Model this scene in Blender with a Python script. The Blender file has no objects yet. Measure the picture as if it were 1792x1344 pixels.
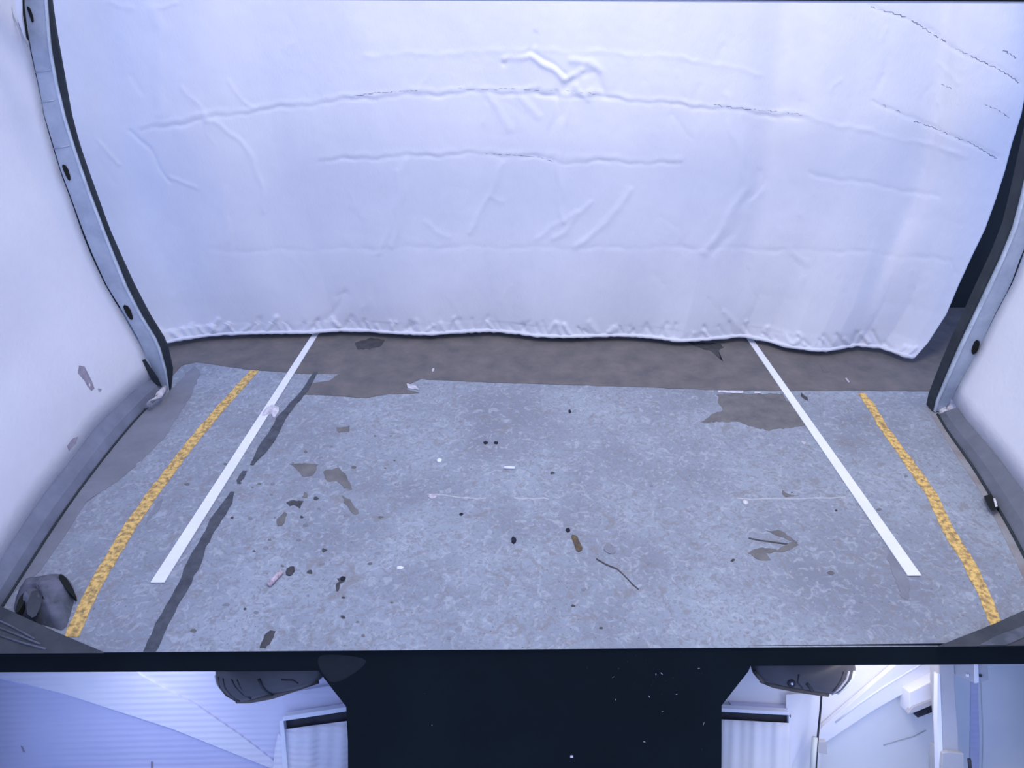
import bpy, bmesh, math, random
import numpy as np
from mathutils import Vector, noise as mnoise
random.seed(7)
C = bpy.context.scene.collection
SC = bpy.context.scene

# ------------------------------------------------------------------ camera
W, H, F = 1792.0, 1344.0, 1280.0
PITCH = math.radians(31.1)
CAMZ = 1.70
cam_d = bpy.data.cameras.new('camera'); cam = bpy.data.objects.new('camera', cam_d); C.objects.link(cam)
cam.location = (0, 0, CAMZ); cam.rotation_euler = (math.pi/2 - PITCH, 0, 0)
cam_d.sensor_width = 36; cam_d.lens = F / W * 36
cam_d.clip_start = .01
SC.camera = cam
SC.view_settings.view_transform = 'Standard'; SC.view_settings.look = 'None'
SC.view_settings.gamma = 1; SC.view_settings.use_curve_mapping = False
SC.view_settings.exposure = 0.0

# ------------------------------------------------------------------ light
w = bpy.data.worlds.new('world'); SC.world = w; w.use_nodes = True
w.node_tree.nodes['Background'].inputs[0].default_value = (.365, .50, 1.0, 1)
w.node_tree.nodes['Background'].inputs[1].default_value = 1.24
def area(name, loc, target, size, power, col, sizey=None):
    d = bpy.data.lights.new(name, 'AREA'); d.energy = power; d.color = col; d.size = size
    if sizey: d.shape = 'RECTANGLE'; d.size_y = sizey
    o = bpy.data.objects.new(name, d); C.objects.link(o); o.location = loc
    o.rotation_euler = (Vector(target) - Vector(loc)).to_track_quat('-Z', 'Y').to_euler()
    return o
area('overhead_fill_left', (-1.0, .6, 3.3), (-.5, 2.8, .6), .9, 18, (.42, .50, 1.0))  # added fill that tints the left side blue
area('overhead_fill_right', (.3, 1.3, 3.2), (1.6, 2.5, .5), .7, 46, (1.0, .93, .74))  # added warm fill lifting the right wall and floor
area('overhead_fill_back', (-.1, 2.25, 3.0), (-.1, 3.2, 1.6), 1.6, 12, (1.0, .86, .66), .3)  # added warm fill to brighten the curtain top

# ------------------------------------------------------------------ helpers
FWD = Vector((0, math.cos(PITCH), -math.sin(PITCH)))
DWN = Vector((0, -math.sin(PITCH), -math.cos(PITCH)))
CAM = Vector((0, 0, CAMZ))
def ray(px, py): return FWD + Vector((1, 0, 0)) * ((px - W/2) / F) + DWN * ((py - H/2) / F)
def G(px, py, z=0.0):                       # sight line meets the level z
    r = ray(px, py); return CAM + r * ((z - CAMZ) / r.z)
def V(px, py, y):                           # sight line meets the upright plane y
    r = ray(px, py); return CAM + r * (y / r.y)
def P(px, py, d): return CAM + ray(px, py) * d     # point on the sloping console at distance d
def lerp(pts, t):
    if t <= pts[0][0]:
        (a, b), (c, d) = pts[0], pts[1]
    elif t >= pts[-1][0]:
        (a, b), (c, d) = pts[-2], pts[-1]
    else:
        for (a, b), (c, d) in zip(pts, pts[1:]):
            if a <= t <= c: break
    return b + (d - b) * (t - a) / (c - a)

def mat(name, col, rough=.8, var=None, scale=6, detail=6, bump=0, bscale=40, spec=.3, metal=0, wave=None, stops=(.35, .65), sheen=0, aniso=None):
    m = bpy.data.materials.new(name); m.use_nodes = True
    nt = m.node_tree; b = nt.nodes['Principled BSDF']
    b.inputs['Base Color'].default_value = (*col, 1); b.inputs['Roughness'].default_value = rough
    b.inputs['Specular IOR Level'].default_value = spec; b.inputs['Metallic'].default_value = metal
    tc = nt.nodes.new('ShaderNodeTexCoord')
    src = tc.outputs['Object']
    if aniso:
        mp = nt.nodes.new('ShaderNodeMapping'); mp.inputs['Scale'].default_value = aniso
        nt.links.new(src, mp.inputs[0]); src = mp.outputs[0]
    if True:
        n = nt.nodes.new('ShaderNodeTexNoise'); n.inputs['Scale'].default_value = scale; n.inputs['Detail'].default_value = detail
        n.inputs['Roughness'].default_value = .65
        nt.links.new(src, n.inputs['Vector'])
        r = nt.nodes.new('ShaderNodeValToRGB'); r.color_ramp.elements[0].position, r.color_ramp.elements[1].position = stops
        v = var or tuple(c * .92 for c in col)
        r.color_ramp.elements[0].color = (*v, 1); r.color_ramp.elements[1].color = (*col, 1)
        nt.links.new(n.outputs['Fac'], r.inputs[0]); nt.links.new(r.outputs[0], b.inputs['Base Color'])
    if bump:
        n2 = nt.nodes.new('ShaderNodeTexNoise'); n2.inputs['Scale'].default_value = bscale; n2.inputs['Detail'].default_value = 5
        nt.links.new(src, n2.inputs['Vector'])
        bp = nt.nodes.new('ShaderNodeBump'); bp.inputs['Strength'].default_value = bump; bp.inputs['Distance'].default_value = .004
        nt.links.new(n2.outputs['Fac'], bp.inputs['Height']); nt.links.new(bp.outputs[0], b.inputs['Normal'])
    if wave:
        wv = nt.nodes.new('ShaderNodeTexWave'); wv.bands_direction = 'Z'; wv.inputs['Scale'].default_value = wave; wv.inputs['Distortion'].default_value = .6
        wv.inputs['Detail'].default_value = 1
        mp = nt.nodes.new('ShaderNodeMapping'); mp.inputs['Rotation'].default_value = (0, math.radians(1.2), 0)
        nt.links.new(tc.outputs['Object'], mp.inputs[0]); nt.links.new(mp.outputs[0], wv.inputs['Vector'])
        bp = nt.nodes.new('ShaderNodeBump'); bp.inputs['Strength'].default_value = .4; bp.inputs['Distance'].default_value = .003
        nt.links.new(wv.outputs['Fac'], bp.inputs['Height']); nt.links.new(bp.outputs[0], b.inputs['Normal'])
    return m

def floor_mat():
    m = bpy.data.materials.new('worn_concrete'); m.use_nodes = True; nt = m.node_tree; b = nt.nodes['Principled BSDF']
    b.inputs['Roughness'].default_value = .75; b.inputs['Specular IOR Level'].default_value = .25
    tc = nt.nodes.new('ShaderNodeTexCoord')
    def nz(scale, detail, dist=0, rough=.6):
        n = nt.nodes.new('ShaderNodeTexNoise'); n.inputs['Scale'].default_value = scale; n.inputs['Detail'].default_value = detail
        n.inputs['Distortion'].default_value = dist; n.inputs['Roughness'].default_value = rough
        nt.links.new(tc.outputs['Object'], n.inputs['Vector']); return n.outputs['Fac']
    def ramp(f, *st):
        r = nt.nodes.new('ShaderNodeValToRGB')
        while len(r.color_ramp.elements) < len(st): r.color_ramp.elements.new(.5)
        for e, (p, c) in zip(r.color_ramp.elements, st): e.position = p; e.color = (*c, 1)
        nt.links.new(f, r.inputs[0]); return r.outputs[0]
    def mix(f, a, c, t='MIX'):
        x = nt.nodes.new('ShaderNodeMix'); x.data_type = 'RGBA'; x.blend_type = t
        if isinstance(f, float): x.inputs[0].default_value = f
        else: nt.links.new(f, x.inputs[0])
        for s, v in ((x.inputs[6], a), (x.inputs[7], c)):
            if isinstance(v, tuple): s.default_value = (*v, 1)
            else: nt.links.new(v, s)
        return x.outputs[2]
    g = lambda v: (v, v, v)
    c = ramp(nz(2.2, 6, .4), (.32, (.235, .255, .30)), (.5, (.295, .325, .375)), (.68, (.36, .40, .45)))
    c = mix(ramp(nz(46, 8, 1.5), (.40, g(.62)), (.50, g(0))), c, (.24, .235, .245))
    c = mix(ramp(nz(30, 6, 1.5), (.52, g(0)), (.66, g(.5))), c, (.50, .53, .57))
    c = mix(ramp(nz(10, 8, 2.2), (.34, g(.6)), (.43, g(0))), c, (.25, .235, .23))
    c = mix(ramp(nz(120, 3, 0), (.30, g(.9)), (.34, g(0))), c, (.11, .105, .12))
    nt.links.new(c, b.inputs['Base Color'])
    bp = nt.nodes.new('ShaderNodeBump'); bp.inputs['Strength'].default_value = .4; bp.inputs['Distance'].default_value = .003
    nt.links.new(nz(70, 6, .8), bp.inputs['Height']); nt.links.new(bp.outputs[0], b.inputs['Normal'])
    return m

M = dict(
    floor=floor_mat(),
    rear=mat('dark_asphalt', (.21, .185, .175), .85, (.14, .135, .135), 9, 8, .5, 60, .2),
    patch=mat('worn_patch', (.21, .20, .19), .85, (.14, .135, .135), 14, 6, .4, 80, .2),
    stain=mat('dark_stain', (.09, .088, .09), .8, (.055, .055, .06), 30),
    crack=mat('joint_filler', (.10, .11, .13), .8, (.06, .065, .08), 25, 5, .3, 60),
    rust=mat('rusty_floor_edge', (.27, .23, .22), .85, (.34, .34, .345), 10, 6, .3, 60),
    haze=mat('grimy_floor_edge', (.255, .265, .30), .85, (.20, .205, .23), 5, 6, .3, 60),
    yellow=mat('yellow_floor_paint', (.88, .58, .18), .8, (.34, .22, .10), 60, 6, .3, 90, stops=(.38, .58)),
    white=mat('white_floor_line', (.92, .92, .95), .7),
    cloth=mat('white_curtain_cloth', (.80, .80, .83), .9, (.74, .745, .80), 1.6, 7, .25, 120, .1, aniso=(1, 1, .45)),
    stitch=mat('grey_stitching', (.20, .20, .27), .9, (.12, .12, .18), 60),
    wall=mat('white_wall_panel', (.80, .80, .83), .85, (.75, .75, .80), 3, 6, .35, 55, .15),
    back=mat('dark_back_wall', (.026, .032, .033), .85, (.02, .025, .026), 6),
    post=mat('galvanised_steel', (.50, .555, .64), .55, (.39, .44, .53), 14, 6, .2, 50, .4, .25),
    lip=mat('pale_steel_highlight', (.70, .76, .82), .45, (.50, .56, .62), 20, 4, 0, 1, .4, .2),  # paler steel holding the post edge highlight; also the pale bolt head
    darkm=mat('dark_steel', (.036, .045, .052), .7, (.024, .03, .038), 15),
    rail=mat('slate_kick_rail', (.23, .25, .31), .65, (.18, .195, .25), 10, 6, .3, 40, .3),
    railr=mat('slate_rail_side', (.19, .20, .23), .65, (.145, .155, .18), 10, 6, .3, 40, .3),
    hole=mat('black_hole', (.012, .014, .012), .9),
    chalk=mat('white_residue', (.78, .76, .80), .85, (.45, .40, .42), 45, 5, .5, 60),
    scuff=mat('brown_scuff', (.40, .36, .42), .9, (.28, .25, .30), 40),
    console=mat('black_console', (.004, .0085, .011), .6, (.0025, .005, .007), 3, 5, .05, 60, .12),
    smudge=mat('dusty_smudge', (.009, .012, .013), .8, (.012, .015, .02), 25),
    bumper=mat('dark_rubber', (.07, .075, .085), .7, (.045, .05, .06), 12, 5, .2, 40, .2),
    tarp=mat('crumpled_grey_sheet', (.17, .17, .22), .8, (.07, .085, .10), 9, 5, .3, 40),
    ribb=mat('blue_ribbed_panel', (.61, .62, .80), .75, (.57, .58, .78), 5, 4, spec=.1, wave=19),
    ribw=mat('pale_ribbed_panel', (.80, .80, .85), .75, (.75, .75, .84), 5, 4, spec=.1, wave=19),
    ribm=mat('lilac_ribbed_panel', (.74, .74, .88), .75, (.70, .71, .86), 5, 4, spec=.1, wave=19),
    pale=mat('pale_canvas', (.86, .87, .90), .8, (.80, .82, .87), 4, 5, .1, 30, .1),
    pale2=mat('pale_blue_canvas', (.80, .83, .85), .8, (.74, .78, .81), 4, 5, .1, 30, .1),
    bright=mat('bright_white', (.86, .88, .95), .6, (.80, .83, .93), 8),
    pod=mat('grey_glossy_mirror', (.045, .045, .05), .35, (.075, .07, .075), 5, 3, 0, 1, .5),
    podd=mat('dark_trim_and_shade', (.02, .022, .04), .5, (.05, .05, .05), 9),  # dark trim colour, also used as painted shade under the lintels
    podb=mat('tan_mirror_trim', (.12, .10, .085), .5, (.06, .055, .05), 9),
    grey=mat('painted_grey_post', (.46, .47, .50), .6, (.41, .42, .45), 7, 5, .1, 30, .3),
    cream=mat('cream_sleeve', (.60, .66, .66), .6),
    leaf=mat('brown_leaf', (.17, .13, .07), .85, (.08, .06, .05), 60),
    pale_s=mat('pale_scuff', (.52, .53, .55), .8, (.36, .37, .39), 40),
    peb=mat('dark_pebble', (.02, .02, .035), .8),
    pink=mat('pinkish_butt', (.75, .62, .66), .85, (.4, .3, .35), 90),
)

def obj(name, verts, faces, m, parent=None, smooth=False, recalc=True):
    me = bpy.data.meshes.new(name); me.from_pydata([tuple(v) for v in verts], [], faces)
    if recalc:
        bm = bmesh.new(); bm.from_mesh(me); bmesh.ops.recalc_face_normals(bm, faces=bm.faces); bm.to_mesh(me); bm.free()
    me.materials.append(M[m])
    if smooth: me.polygons.foreach_set('use_smooth', [True] * len(me.polygons))
    o = bpy.data.objects.new(name, me); C.objects.link(o)
    if parent:
        o.parent = parent
        o.matrix_parent_inverse = parent.matrix_world.inverted() if False else o.matrix_parent_inverse
    return o
def tag(o, label=None, cat=None, group=None, kind=None):
    if label: o['label'] = label
    if cat: o['category'] = cat
    if group: o['group'] = group
    if kind: o['kind'] = kind
    return o
def empty(name, loc=(0, 0, 0)):
    o = bpy.data.objects.new(name, None); C.objects.link(o); o.empty_display_size = .05
    o['_base'] = tuple(loc); return o

def prism(name, top, bot, m, parent=None, bevel=0, smooth=False):
    n = len(top); vs = list(top) + list(bot)
    fs = [list(range(n)), list(range(2*n - 1, n - 1, -1))] + [[i, n + i, n + (i+1) % n, (i+1) % n] for i in range(n)]
    o = obj(name, vs, fs, m, parent, smooth)
    if bevel:
        b = o.modifiers.new('bevel', 'BEVEL'); b.width = bevel; b.segments = 2; b.limit_method = 'ANGLE'
    return o
def ragged(poly, amp=1.5, step=9, close=True):
    out = []; n = len(poly)
    for i in range(n if close else n - 1):
        a, b = poly[i], poly[(i+1) % n]; L = math.hypot(b[0]-a[0], b[1]-a[1]); k = max(1, int(L/step))
        for j in range(k):
            t = j / k; out.append((a[0]+(b[0]-a[0])*t + random.uniform(-amp, amp), a[1]+(b[1]-a[1])*t + random.uniform(-amp, amp)*.7))
    if not close: out.append(poly[-1])
    return out
def gpatch(name, poly, m, z0=0.0, th=.0015, parent=None):
    return prism(name, [G(x, y, 0) + Vector((0, 0, z0+th)) for x, y in poly], [G(x, y, 0) + Vector((0, 0, z0)) for x, y in poly], m, parent)
def ribbon(pts, wid, amp=0, step=12):
    L, R = [], []
    for i, (x, y) in enumerate(pts):
        a = pts[max(0, i-1)]; b = pts[min(len(pts)-1, i+1)]
        # width measured along the row of the floor
        L.append((x - wid[i]/2, y)); R.append((x + wid[i]/2, y))
    if amp: L = ragged(L, amp, step, False); R = ragged(R, amp, step, False)
    return L + R[::-1]
def slab(name, poly, d, th, m, parent=None, bevel=0, d2=None):
    return prism(name, [P(x, y, d if d2 is None else d + (d2-d)*(i/len(poly))) for i, (x, y) in enumerate(poly)],
                 [P(x, y, d) + FWD * th for x, y in poly], m, parent, bevel)
def tube(name, pts, r, m, parent=None, seg=10):
    vs, fs = [], []; pts = [Vector(p) for p in pts]
    for i, p in enumerate(pts):
        t = (pts[min(i+1, len(pts)-1)] - pts[max(i-1, 0)]).normalized()
        a = t.cross(Vector((.3, .9, .2))).normalized(); b = t.cross(a)
        rr = r[i] if isinstance(r, (list, tuple)) else r
        for k in range(seg):
            q = 2*math.pi*k/seg; vs.append(p + a*math.cos(q)*rr + b*math.sin(q)*rr)
    for i in range(len(pts)-1):
        for k in range(seg):
            fs.append([i*seg+k, i*seg+(k+1) % seg, (i+1)*seg+(k+1) % seg, (i+1)*seg+k])
    fs += [list(range(seg)), [(len(pts)-1)*seg+k for k in range(seg)]]
    return obj(name, vs, fs, m, parent, True)
def pod(name, poly, d, bulge, m, parent=None, rings=9):
    """closed rounded shell: outline bulging to both sides"""
    n = len(poly); cx = sum(p[0] for p in poly)/n; cy = sum(p[1] for p in poly)/n
    vs, fs = [], []
    prof = [(math.cos(a), math.sin(a)) for a in [math.pi/2*(k/rings) for k in range(rings)]]
    for s in (-1, 1):
        base = len(vs)
        for c_, s_ in prof:
            for x, y in poly:
                vs.append(P(cx+(x-cx)*c_, cy+(y-cy)*c_, d) + FWD*(s*bulge*s_))
        vs.append(P(cx, cy, d) + FWD*(s*bulge))
        for k in range(rings-1):
            for i in range(n):
                fs.append([base+k*n+i, base+k*n+(i+1) % n, base+(k+1)*n+(i+1) % n, base+(k+1)*n+i])
        for i in range(n): fs.append([base+(rings-1)*n+i, base+(rings-1)*n+(i+1) % n, base+rings*n])
    o = obj(name, vs, fs, m, parent, True)
    bm = bmesh.new(); bm.from_mesh(o.data); bmesh.ops.remove_doubles(bm, verts=bm.verts, dist=1e-5)
    bmesh.ops.recalc_face_normals(bm, faces=bm.faces); bm.to_mesh(o.data); bm.free()
    return o
def smooth_poly(poly, it=2):
    for _ in range(it):
        q = []
        for i in range(len(poly)):
            a, b = poly[i], poly[(i+1) % len(poly)]
            q += [(a[0]*.75+b[0]*.25, a[1]*.75+b[1]*.25), (a[0]*.25+b[0]*.75, a[1]*.25+b[1]*.75)]
        poly = q
    return poly

# ------------------------------------------------------------------ floor
fl, fr = G(0, 1143), G(1792, 1130)
def front(x): return fl.y + (fr.y - fl.y) * (x - fl.x) / (fr.x - fl.x)
X0, X1, YB = -2.7, 2.7, 3.75
ft = [Vector((X0, front(X0), 0)), Vector((X1, front(X1), 0)), Vector((X1, YB, 0)), Vector((X0, YB, 0))]
floor = prism('floor', ft, [v + Vector((0, .032 if v.y < 2 else 0, -.04)) for v in ft], 'floor')
tag(floor, 'worn blue-grey concrete floor with pitted surface between the two white side walls', kind='structure')
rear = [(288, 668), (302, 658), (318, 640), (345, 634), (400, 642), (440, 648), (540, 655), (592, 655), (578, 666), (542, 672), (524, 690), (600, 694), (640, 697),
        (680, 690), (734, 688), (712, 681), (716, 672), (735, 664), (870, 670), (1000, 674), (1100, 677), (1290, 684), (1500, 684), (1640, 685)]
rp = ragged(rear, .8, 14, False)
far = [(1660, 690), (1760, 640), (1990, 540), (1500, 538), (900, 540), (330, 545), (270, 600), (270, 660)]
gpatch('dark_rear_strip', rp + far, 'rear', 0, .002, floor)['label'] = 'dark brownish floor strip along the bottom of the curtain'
patches = [
    ('patch', [(1256, 690), (1300, 689), (1370, 689), (1376, 700), (1395, 712), (1418, 743), (1385, 748), (1345, 753), (1310, 745), (1290, 738), (1260, 738), (1228, 740), (1245, 725), (1266, 718), (1258, 705)]),
    ('patch', [(566, 826), (590, 819), (604, 828), (612, 845), (618, 858), (603, 854), (590, 842), (572, 842)]),
    ('patch', [(508, 812), (540, 812), (556, 812), (548, 832), (530, 834), (520, 822)]),
    ('patch', [(590, 748), (612, 746), (610, 755), (592, 758)]),
    ('patch', [(1368, 858), (1380, 865), (1397, 868), (1376, 871), (1368, 865)]),
    ('stain', [(501, 880), (512, 876), (530, 876), (526, 889), (516, 884), (506, 886)]),
    ('stain', [(588, 1012), (606, 1010), (604, 1018), (596, 1022), (594, 1034), (587, 1036), (586, 1026), (592, 1018)]),
    ('stain', [(455, 1134), (464, 1112), (474, 1102), (481, 1104), (476, 1120), (464, 1136)]),
    ('patch', [(484, 910), (497, 896), (503, 900), (498, 916), (486, 922)]),
    ('patch', [(598, 868), (612, 874), (628, 898), (620, 902), (606, 886)]),
    ('patch', [(532, 862), (538, 862), (536, 872), (530, 872)]),
    ('stain', [(620, 600), (650, 592), (674, 596), (668, 606), (646, 612), (626, 612)]),
    ('stain', [(1205, 600), (1262, 602), (1268, 610), (1256, 614), (1264, 634), (1248, 618), (1226, 610)]),
    ('stain', [(1400, 688), (1408, 692), (1416, 702), (1412, 702), (1402, 694)]),
    ('haze', [(340, 640), (352, 650), (330, 700), (285, 770), (210, 840), (150, 880), (205, 800), (255, 740), (300, 680)]),
    ('patch', [(1432, 632), (1440, 640), (1452, 650), (1442, 652), (1434, 642)]),
    ('haze', [(258, 905), (275, 880), (284, 872), (282, 888), (268, 902), (256, 918)]),
    ('patch', [(1308, 968), (1330, 958), (1362, 962), (1392, 945), (1396, 955), (1372, 966), (1340, 968), (1348, 980), (1330, 982)]),
    ('haze', [(1560, 960), (1578, 990), (1592, 1020), (1590, 1050), (1578, 1046), (1565, 1010), (1552, 975)]),
    ('patch', [(1340, 930), (1352, 934), (1398, 950), (1392, 946), (1362, 928)]),
]
for m_, p_ in patches:
    gpatch('worn_patch' if m_ == 'patch' else 'dark_stain' if m_ == 'stain' else 'grimy_patch', ragged(p_, 1.9, 5), m_, .002 if p_[0][1] < 640 and m_ != 'haze' else 0, .0012, floor)
# loose scatter of small pits
for i in range(70):
    x = random.uniform(320, 1640); y = random.uniform(760, 1120)
    if i % 3: x = random.uniform(330, 700)
    s = random.uniform(1.5, 4.5) * (y/900)
    pl = [(x + math.cos(a)*s*random.uniform(.6, 1.6), y + math.sin(a)*s*random.uniform(.4, .9)) for a in np.linspace(0, 6.28, 8)[:-1]]
    gpatch('pit', pl, random.choice(['patch', 'haze', 'haze', 'stain']), 0, .001, floor)
# joint filler
cr = [(553, 652), (534, 685), (512, 708), (492, 733), (478, 760), (462, 785), (440, 814)]
gpatch('joint_filler', ragged(ribbon(cr, [6, 12, 13, 16, 18, 20, 6], 0), 1.2, 10), 'crack', .0022, .0015, floor)
gpatch('joint_filler', ragged([(424, 824), (432, 824), (426, 838), (416, 848), (414, 840)], 1, 8), 'crack', 0, .0015, floor)
cr2 = [(407, 860), (398, 880), (384, 900), (368, 930), (352, 958), (340, 985), (324, 1020), (300, 1062), (284, 1092), (262, 1141)]
gpatch('joint_filler', ragged(ribbon(cr2, [5, 16, 22, 17, 18, 26, 20, 23, 24, 24], 0), 1.5, 10), 'crack', 0, .0015, floor)
for p_, w_ in (([(1043, 978), (1060, 988), (1080, 996), (1095, 1010), (1108, 1024), (1118, 1032)], 3), ([(1310, 942), (1330, 946), (1360, 950), (1388, 954)], 2.5)):
    gpatch('hairline_crack', [(x, y-w_/2) for x, y in p_] + [(x, y+w_/2) for x, y in p_[::-1]], 'stain', 0, .001, floor)
for a, b in (((748, 866), (850, 873)), ((900, 872), (960, 874)), ((1290, 874), (1480, 872))):
    p_ = [(a[0]+(b[0]-a[0])*t, a[1]+(b[1]-a[1])*t+random.uniform(-2, 2)) for t in np.linspace(0, 1, 8)]
    gpatch('pale_scratch', [(x, y-1.3) for x, y in p_] + [(x, y+1.3) for x, y in p_[::-1]], 'pale_s', 0, .001, floor)
gpatch('rusty_edge', [(1622, 712), (1640, 728), (1655, 752), (1697, 803), (1731, 860), (1764, 914), (1800, 985), (1800, 1030), (1750, 925), (1712, 855), (1668, 790), (1640, 745)], 'rust', 0, .0012, floor)
gpatch('rusty_edge', [(252, 716), (215, 757), (208, 775), (136, 862), (98, 916), (60, 978), (20, 1040), (70, 1000), (112, 940), (150, 880), (205, 815), (250, 765), (285, 700)], 'haze', 0, .0010, floor)
gpatch('light_edge_chip', ragged([(1256, 684), (1300, 685), (1300, 689), (1256, 688)], .5, 8), 'chalk', .002, .001, floor)
gpatch('light_edge_chip', ragged([(1320, 686), (1331, 686), (1331, 689), (1320, 689)], .4, 8), 'chalk', .002, .001, floor)
gpatch('light_edge_chip', ragged([(712, 672), (728, 676), (733, 683), (714, 680)], .4, 8), 'chalk', .002, .001, floor)

# painted lines (top level: each can be pointed at)
yl = [(447, 647), (392, 708), (335, 775), (311, 807), (268, 864), (231, 917), (194, 978), (161, 1035), (125, 1115)]
yr = [(1507, 689), (1524, 710), (1547, 750), (1584, 800), (1631, 867), (1661, 931), (1694, 984), (1721, 1038), (1744, 1096)]
tag(gpatch('yellow_line', ribbon(yl, [15, 17, 19, 20, 22, 23, 23, 24, 26], 1.2, 7), 'yellow', 0, .002), 'worn yellow painted floor line on the left, beside the white line', 'floor line')
tag(gpatch('yellow_line', ribbon(yr, [14, 14, 16, 18, 21, 21, 22, 22, 22], 1.2, 7), 'yellow', 0, .002), 'worn yellow painted floor line on the right, near the right wall', 'floor line')
def wl(a, b, wa, wb):
    pts = [(a[0]+(b[0]-a[0])*t, a[1]+(b[1]-a[1])*t) for t in np.linspace(0, 1, 12)]
    return ribbon(pts, [wa+(wb-wa)*t for t in np.linspace(0, 1, 12)])
tag(gpatch('white_guide_line', wl((556, 580), (276, 1021), 10, 24), 'white', .0022, .003), 'straight white guide line on the left running from the curtain hem down the floor', 'guide line')
tag(gpatch('white_guide_line', wl((1309, 590), (1600, 1009), 10, 24), 'white', .0022, .003), 'straight white guide line on the right running from the curtain hem down the floor', 'guide line')

# ------------------------------------------------------------------ posts and walls
LO = [(-400, 30), (-150, 32), (0, 42), (50, 48), (100, 57), (150, 68), (200, 77), (250, 92), (300, 107), (350, 126), (400, 144), (450, 164), (500, 187), (550, 218), (600, 246), (650, 268), (683, 284)]
LH = [(-400, 80), (-150, 80), (0, 83), (84, 89), (150, 101), (207, 115), (268, 134), (335, 157), (435, 195), (500, 221), (550, 246), (600, 277), (650, 291), (683, 296)]
LI = [(-400, 86), (-150, 85), (0, 89), (50, 96), (100, 105), (150, 114), (200, 123), (250, 136), (300, 153), (350, 171), (400, 189), (450, 211), (500, 234), (550, 260), (600, 291), (650, 302), (683, 298)]
YL = G(285, 683).y
RI = [(-400, 1850), (-100, 1845), (100, 1830), (200, 1815), (300, 1792), (350, 1781), (400, 1768), (450, 1748), (500, 1724), (550, 1701), (600, 1677), (650, 1656), (700, 1636), (720, 1632)]
RO = [(-400, 1905), (-100, 1895), (200, 1862), (300, 1838), (400, 1808), (450, 1786), (500, 1768), (550, 1741), (600, 1718), (650, 1691), (700, 1662), (720, 1652)]
YR = G(1645, 722).y
def strip(name, A, B, Y, dy, m, parent, ys, off=0):
    """upright strip between two edge curves, with thickness dy away from the viewer"""
    vs, fs = [], []
    for y in ys:
        a, b = V(lerp(A, y), y, Y), V(lerp(B, y), y, Y)
        b.z = a.z = max(.0, (a.z+b.z)/2)
        o_ = Vector((0, off, 0)); t = Vector((0, dy, 0))
        vs += [a+o_, b+o_, b+o_+t, a+o_+t]
    for i in range(len(ys)-1):
        for k in range(4): fs.append([i*4+k, i*4+(k+1) % 4, (i+1)*4+(k+1) % 4, (i+1)*4+k])
    fs += [[0, 1, 2, 3], [len(vs)-4+k for k in range(4)]]
    return obj(name, vs, fs, m, parent, False)
ysl = list(np.linspace(-400, 683, 60)); ysr = list(np.linspace(-400, 720, 60))
def mixc(A, B, t): 
    ys = sorted(set([p[0] for p in A] + [p[0] for p in B])); return [(y, lerp(A, y)*(1-t)+lerp(B, y)*t) for y in ys]
pl = empty('steel_post', (V(290, 683, YL)))
tag(pl, 'bowed galvanised steel post with dark slots at the left edge of the curtain', 'post')
strip('post_face', LO, mixc(LO, LH, .93), YL, .015, 'post', pl, ysl)
strip('highlight_lip', mixc(LO, LH, .90), mixc(LH, LI, .1), YL, .012, 'lip', pl, ysl, -.004)['label'] = 'rolled edge with a painted highlight'  # highlight along the post edge put in as a lighter strip
strip('side_flange', mixc(LH, LI, .15), LI, YL, .012, 'darkm', pl, ysl, .0)['label'] = 'dark inner flange'
for (x, y, a, b) in ((52, 25, 7, 30), (115, 302, 10, 30), (223, 547, 12, 28)):
    sh = (-.2, 0, .25)
    pts = smooth_poly([(x-a/2-3, y-b/2), (x+a/2-3, y-b/2+4), (x+a/2+4, y+b/2-3), (x+a/2, y+b/2), (x-a/2+3, y+2)], 1)
    prism('slot', [V(px, py, YL-.003) for px, py in pts], [V(px, py, YL-.003)+Vector((0, .006, 0)) for px, py in pts], 'hole', pl)
for (x, y) in ((78, 125), (83, 178), (110, 258)):
    tube('weld_ridge', [V(x-16, y+2, YL-.001), V(x+12, y-3, YL-.001)], .0025, 'post', pl, 6)
pr = empty('steel_post', (V(1645, 720, YR)))
tag(pr, 'bowed galvanised steel post standing against the right wall', 'post')
strip('post_face', mixc(RI, RO, .10), RO, YR, .03, 'post', pr, ysr)
strip('highlight_lip', mixc(RI, RO, .14), mixc(RI, RO, .24), YR, .03, 'lip', pr, ysr, -.006)  # same painted highlight on the right post
strip('side_flange', RI, mixc(RI, RO, .12), YR, .05, 'darkm', pr, ysr, .004)['label'] = 'dark inner flange'
pts = smooth_poly([(1708, 594), (1716, 598), (1710, 616), (1702, 622), (1700, 612)], 1)
prism('slot', [V(px, py, YR-.003) for px, py in pts], [V(px, py, YR-.003)+Vector((0, .006, 0)) for px, py in pts], 'hole', pr)
# feet
def lump(name, x, y, rx, ry, h, m, parent=None, seed=0, z=0.0):
    vs, fs = [], []; c = G(x, y, 0); ex = (G(x+rx, y, 0)-c).x; ey = abs((G(x, y-ry, 0)-c).y)
    N, R = 12, 5
    for k in range(R):
        a = math.pi/2*k/R
        for i in range(N):
            q = 2*math.pi*i/N; j = 1+.35*mnoise.noise(Vector((math.cos(q)*2+seed*3.1, math.sin(q)*2, k*.6+seed)))
            vs.append(c + Vector((math.cos(q)*ex*math.cos(a)*j, math.sin(q)*ey*math.cos(a)*j, z+h*math.sin(a)*j)))
    vs.append(c + Vector((0, 0, z+h)))
    for k in range(R-1):
        for i in range(N): fs.append([k*N+i, k*N+(i+1) % N, (k+1)*N+(i+1) % N, (k+1)*N+i])
    for i in range(N): fs.append([(R-1)*N+i, (R-1)*N+(i+1) % N, R*N])
    fs.append(list(range(N)))
    return obj(name, vs, fs, m, parent, True)
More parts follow.
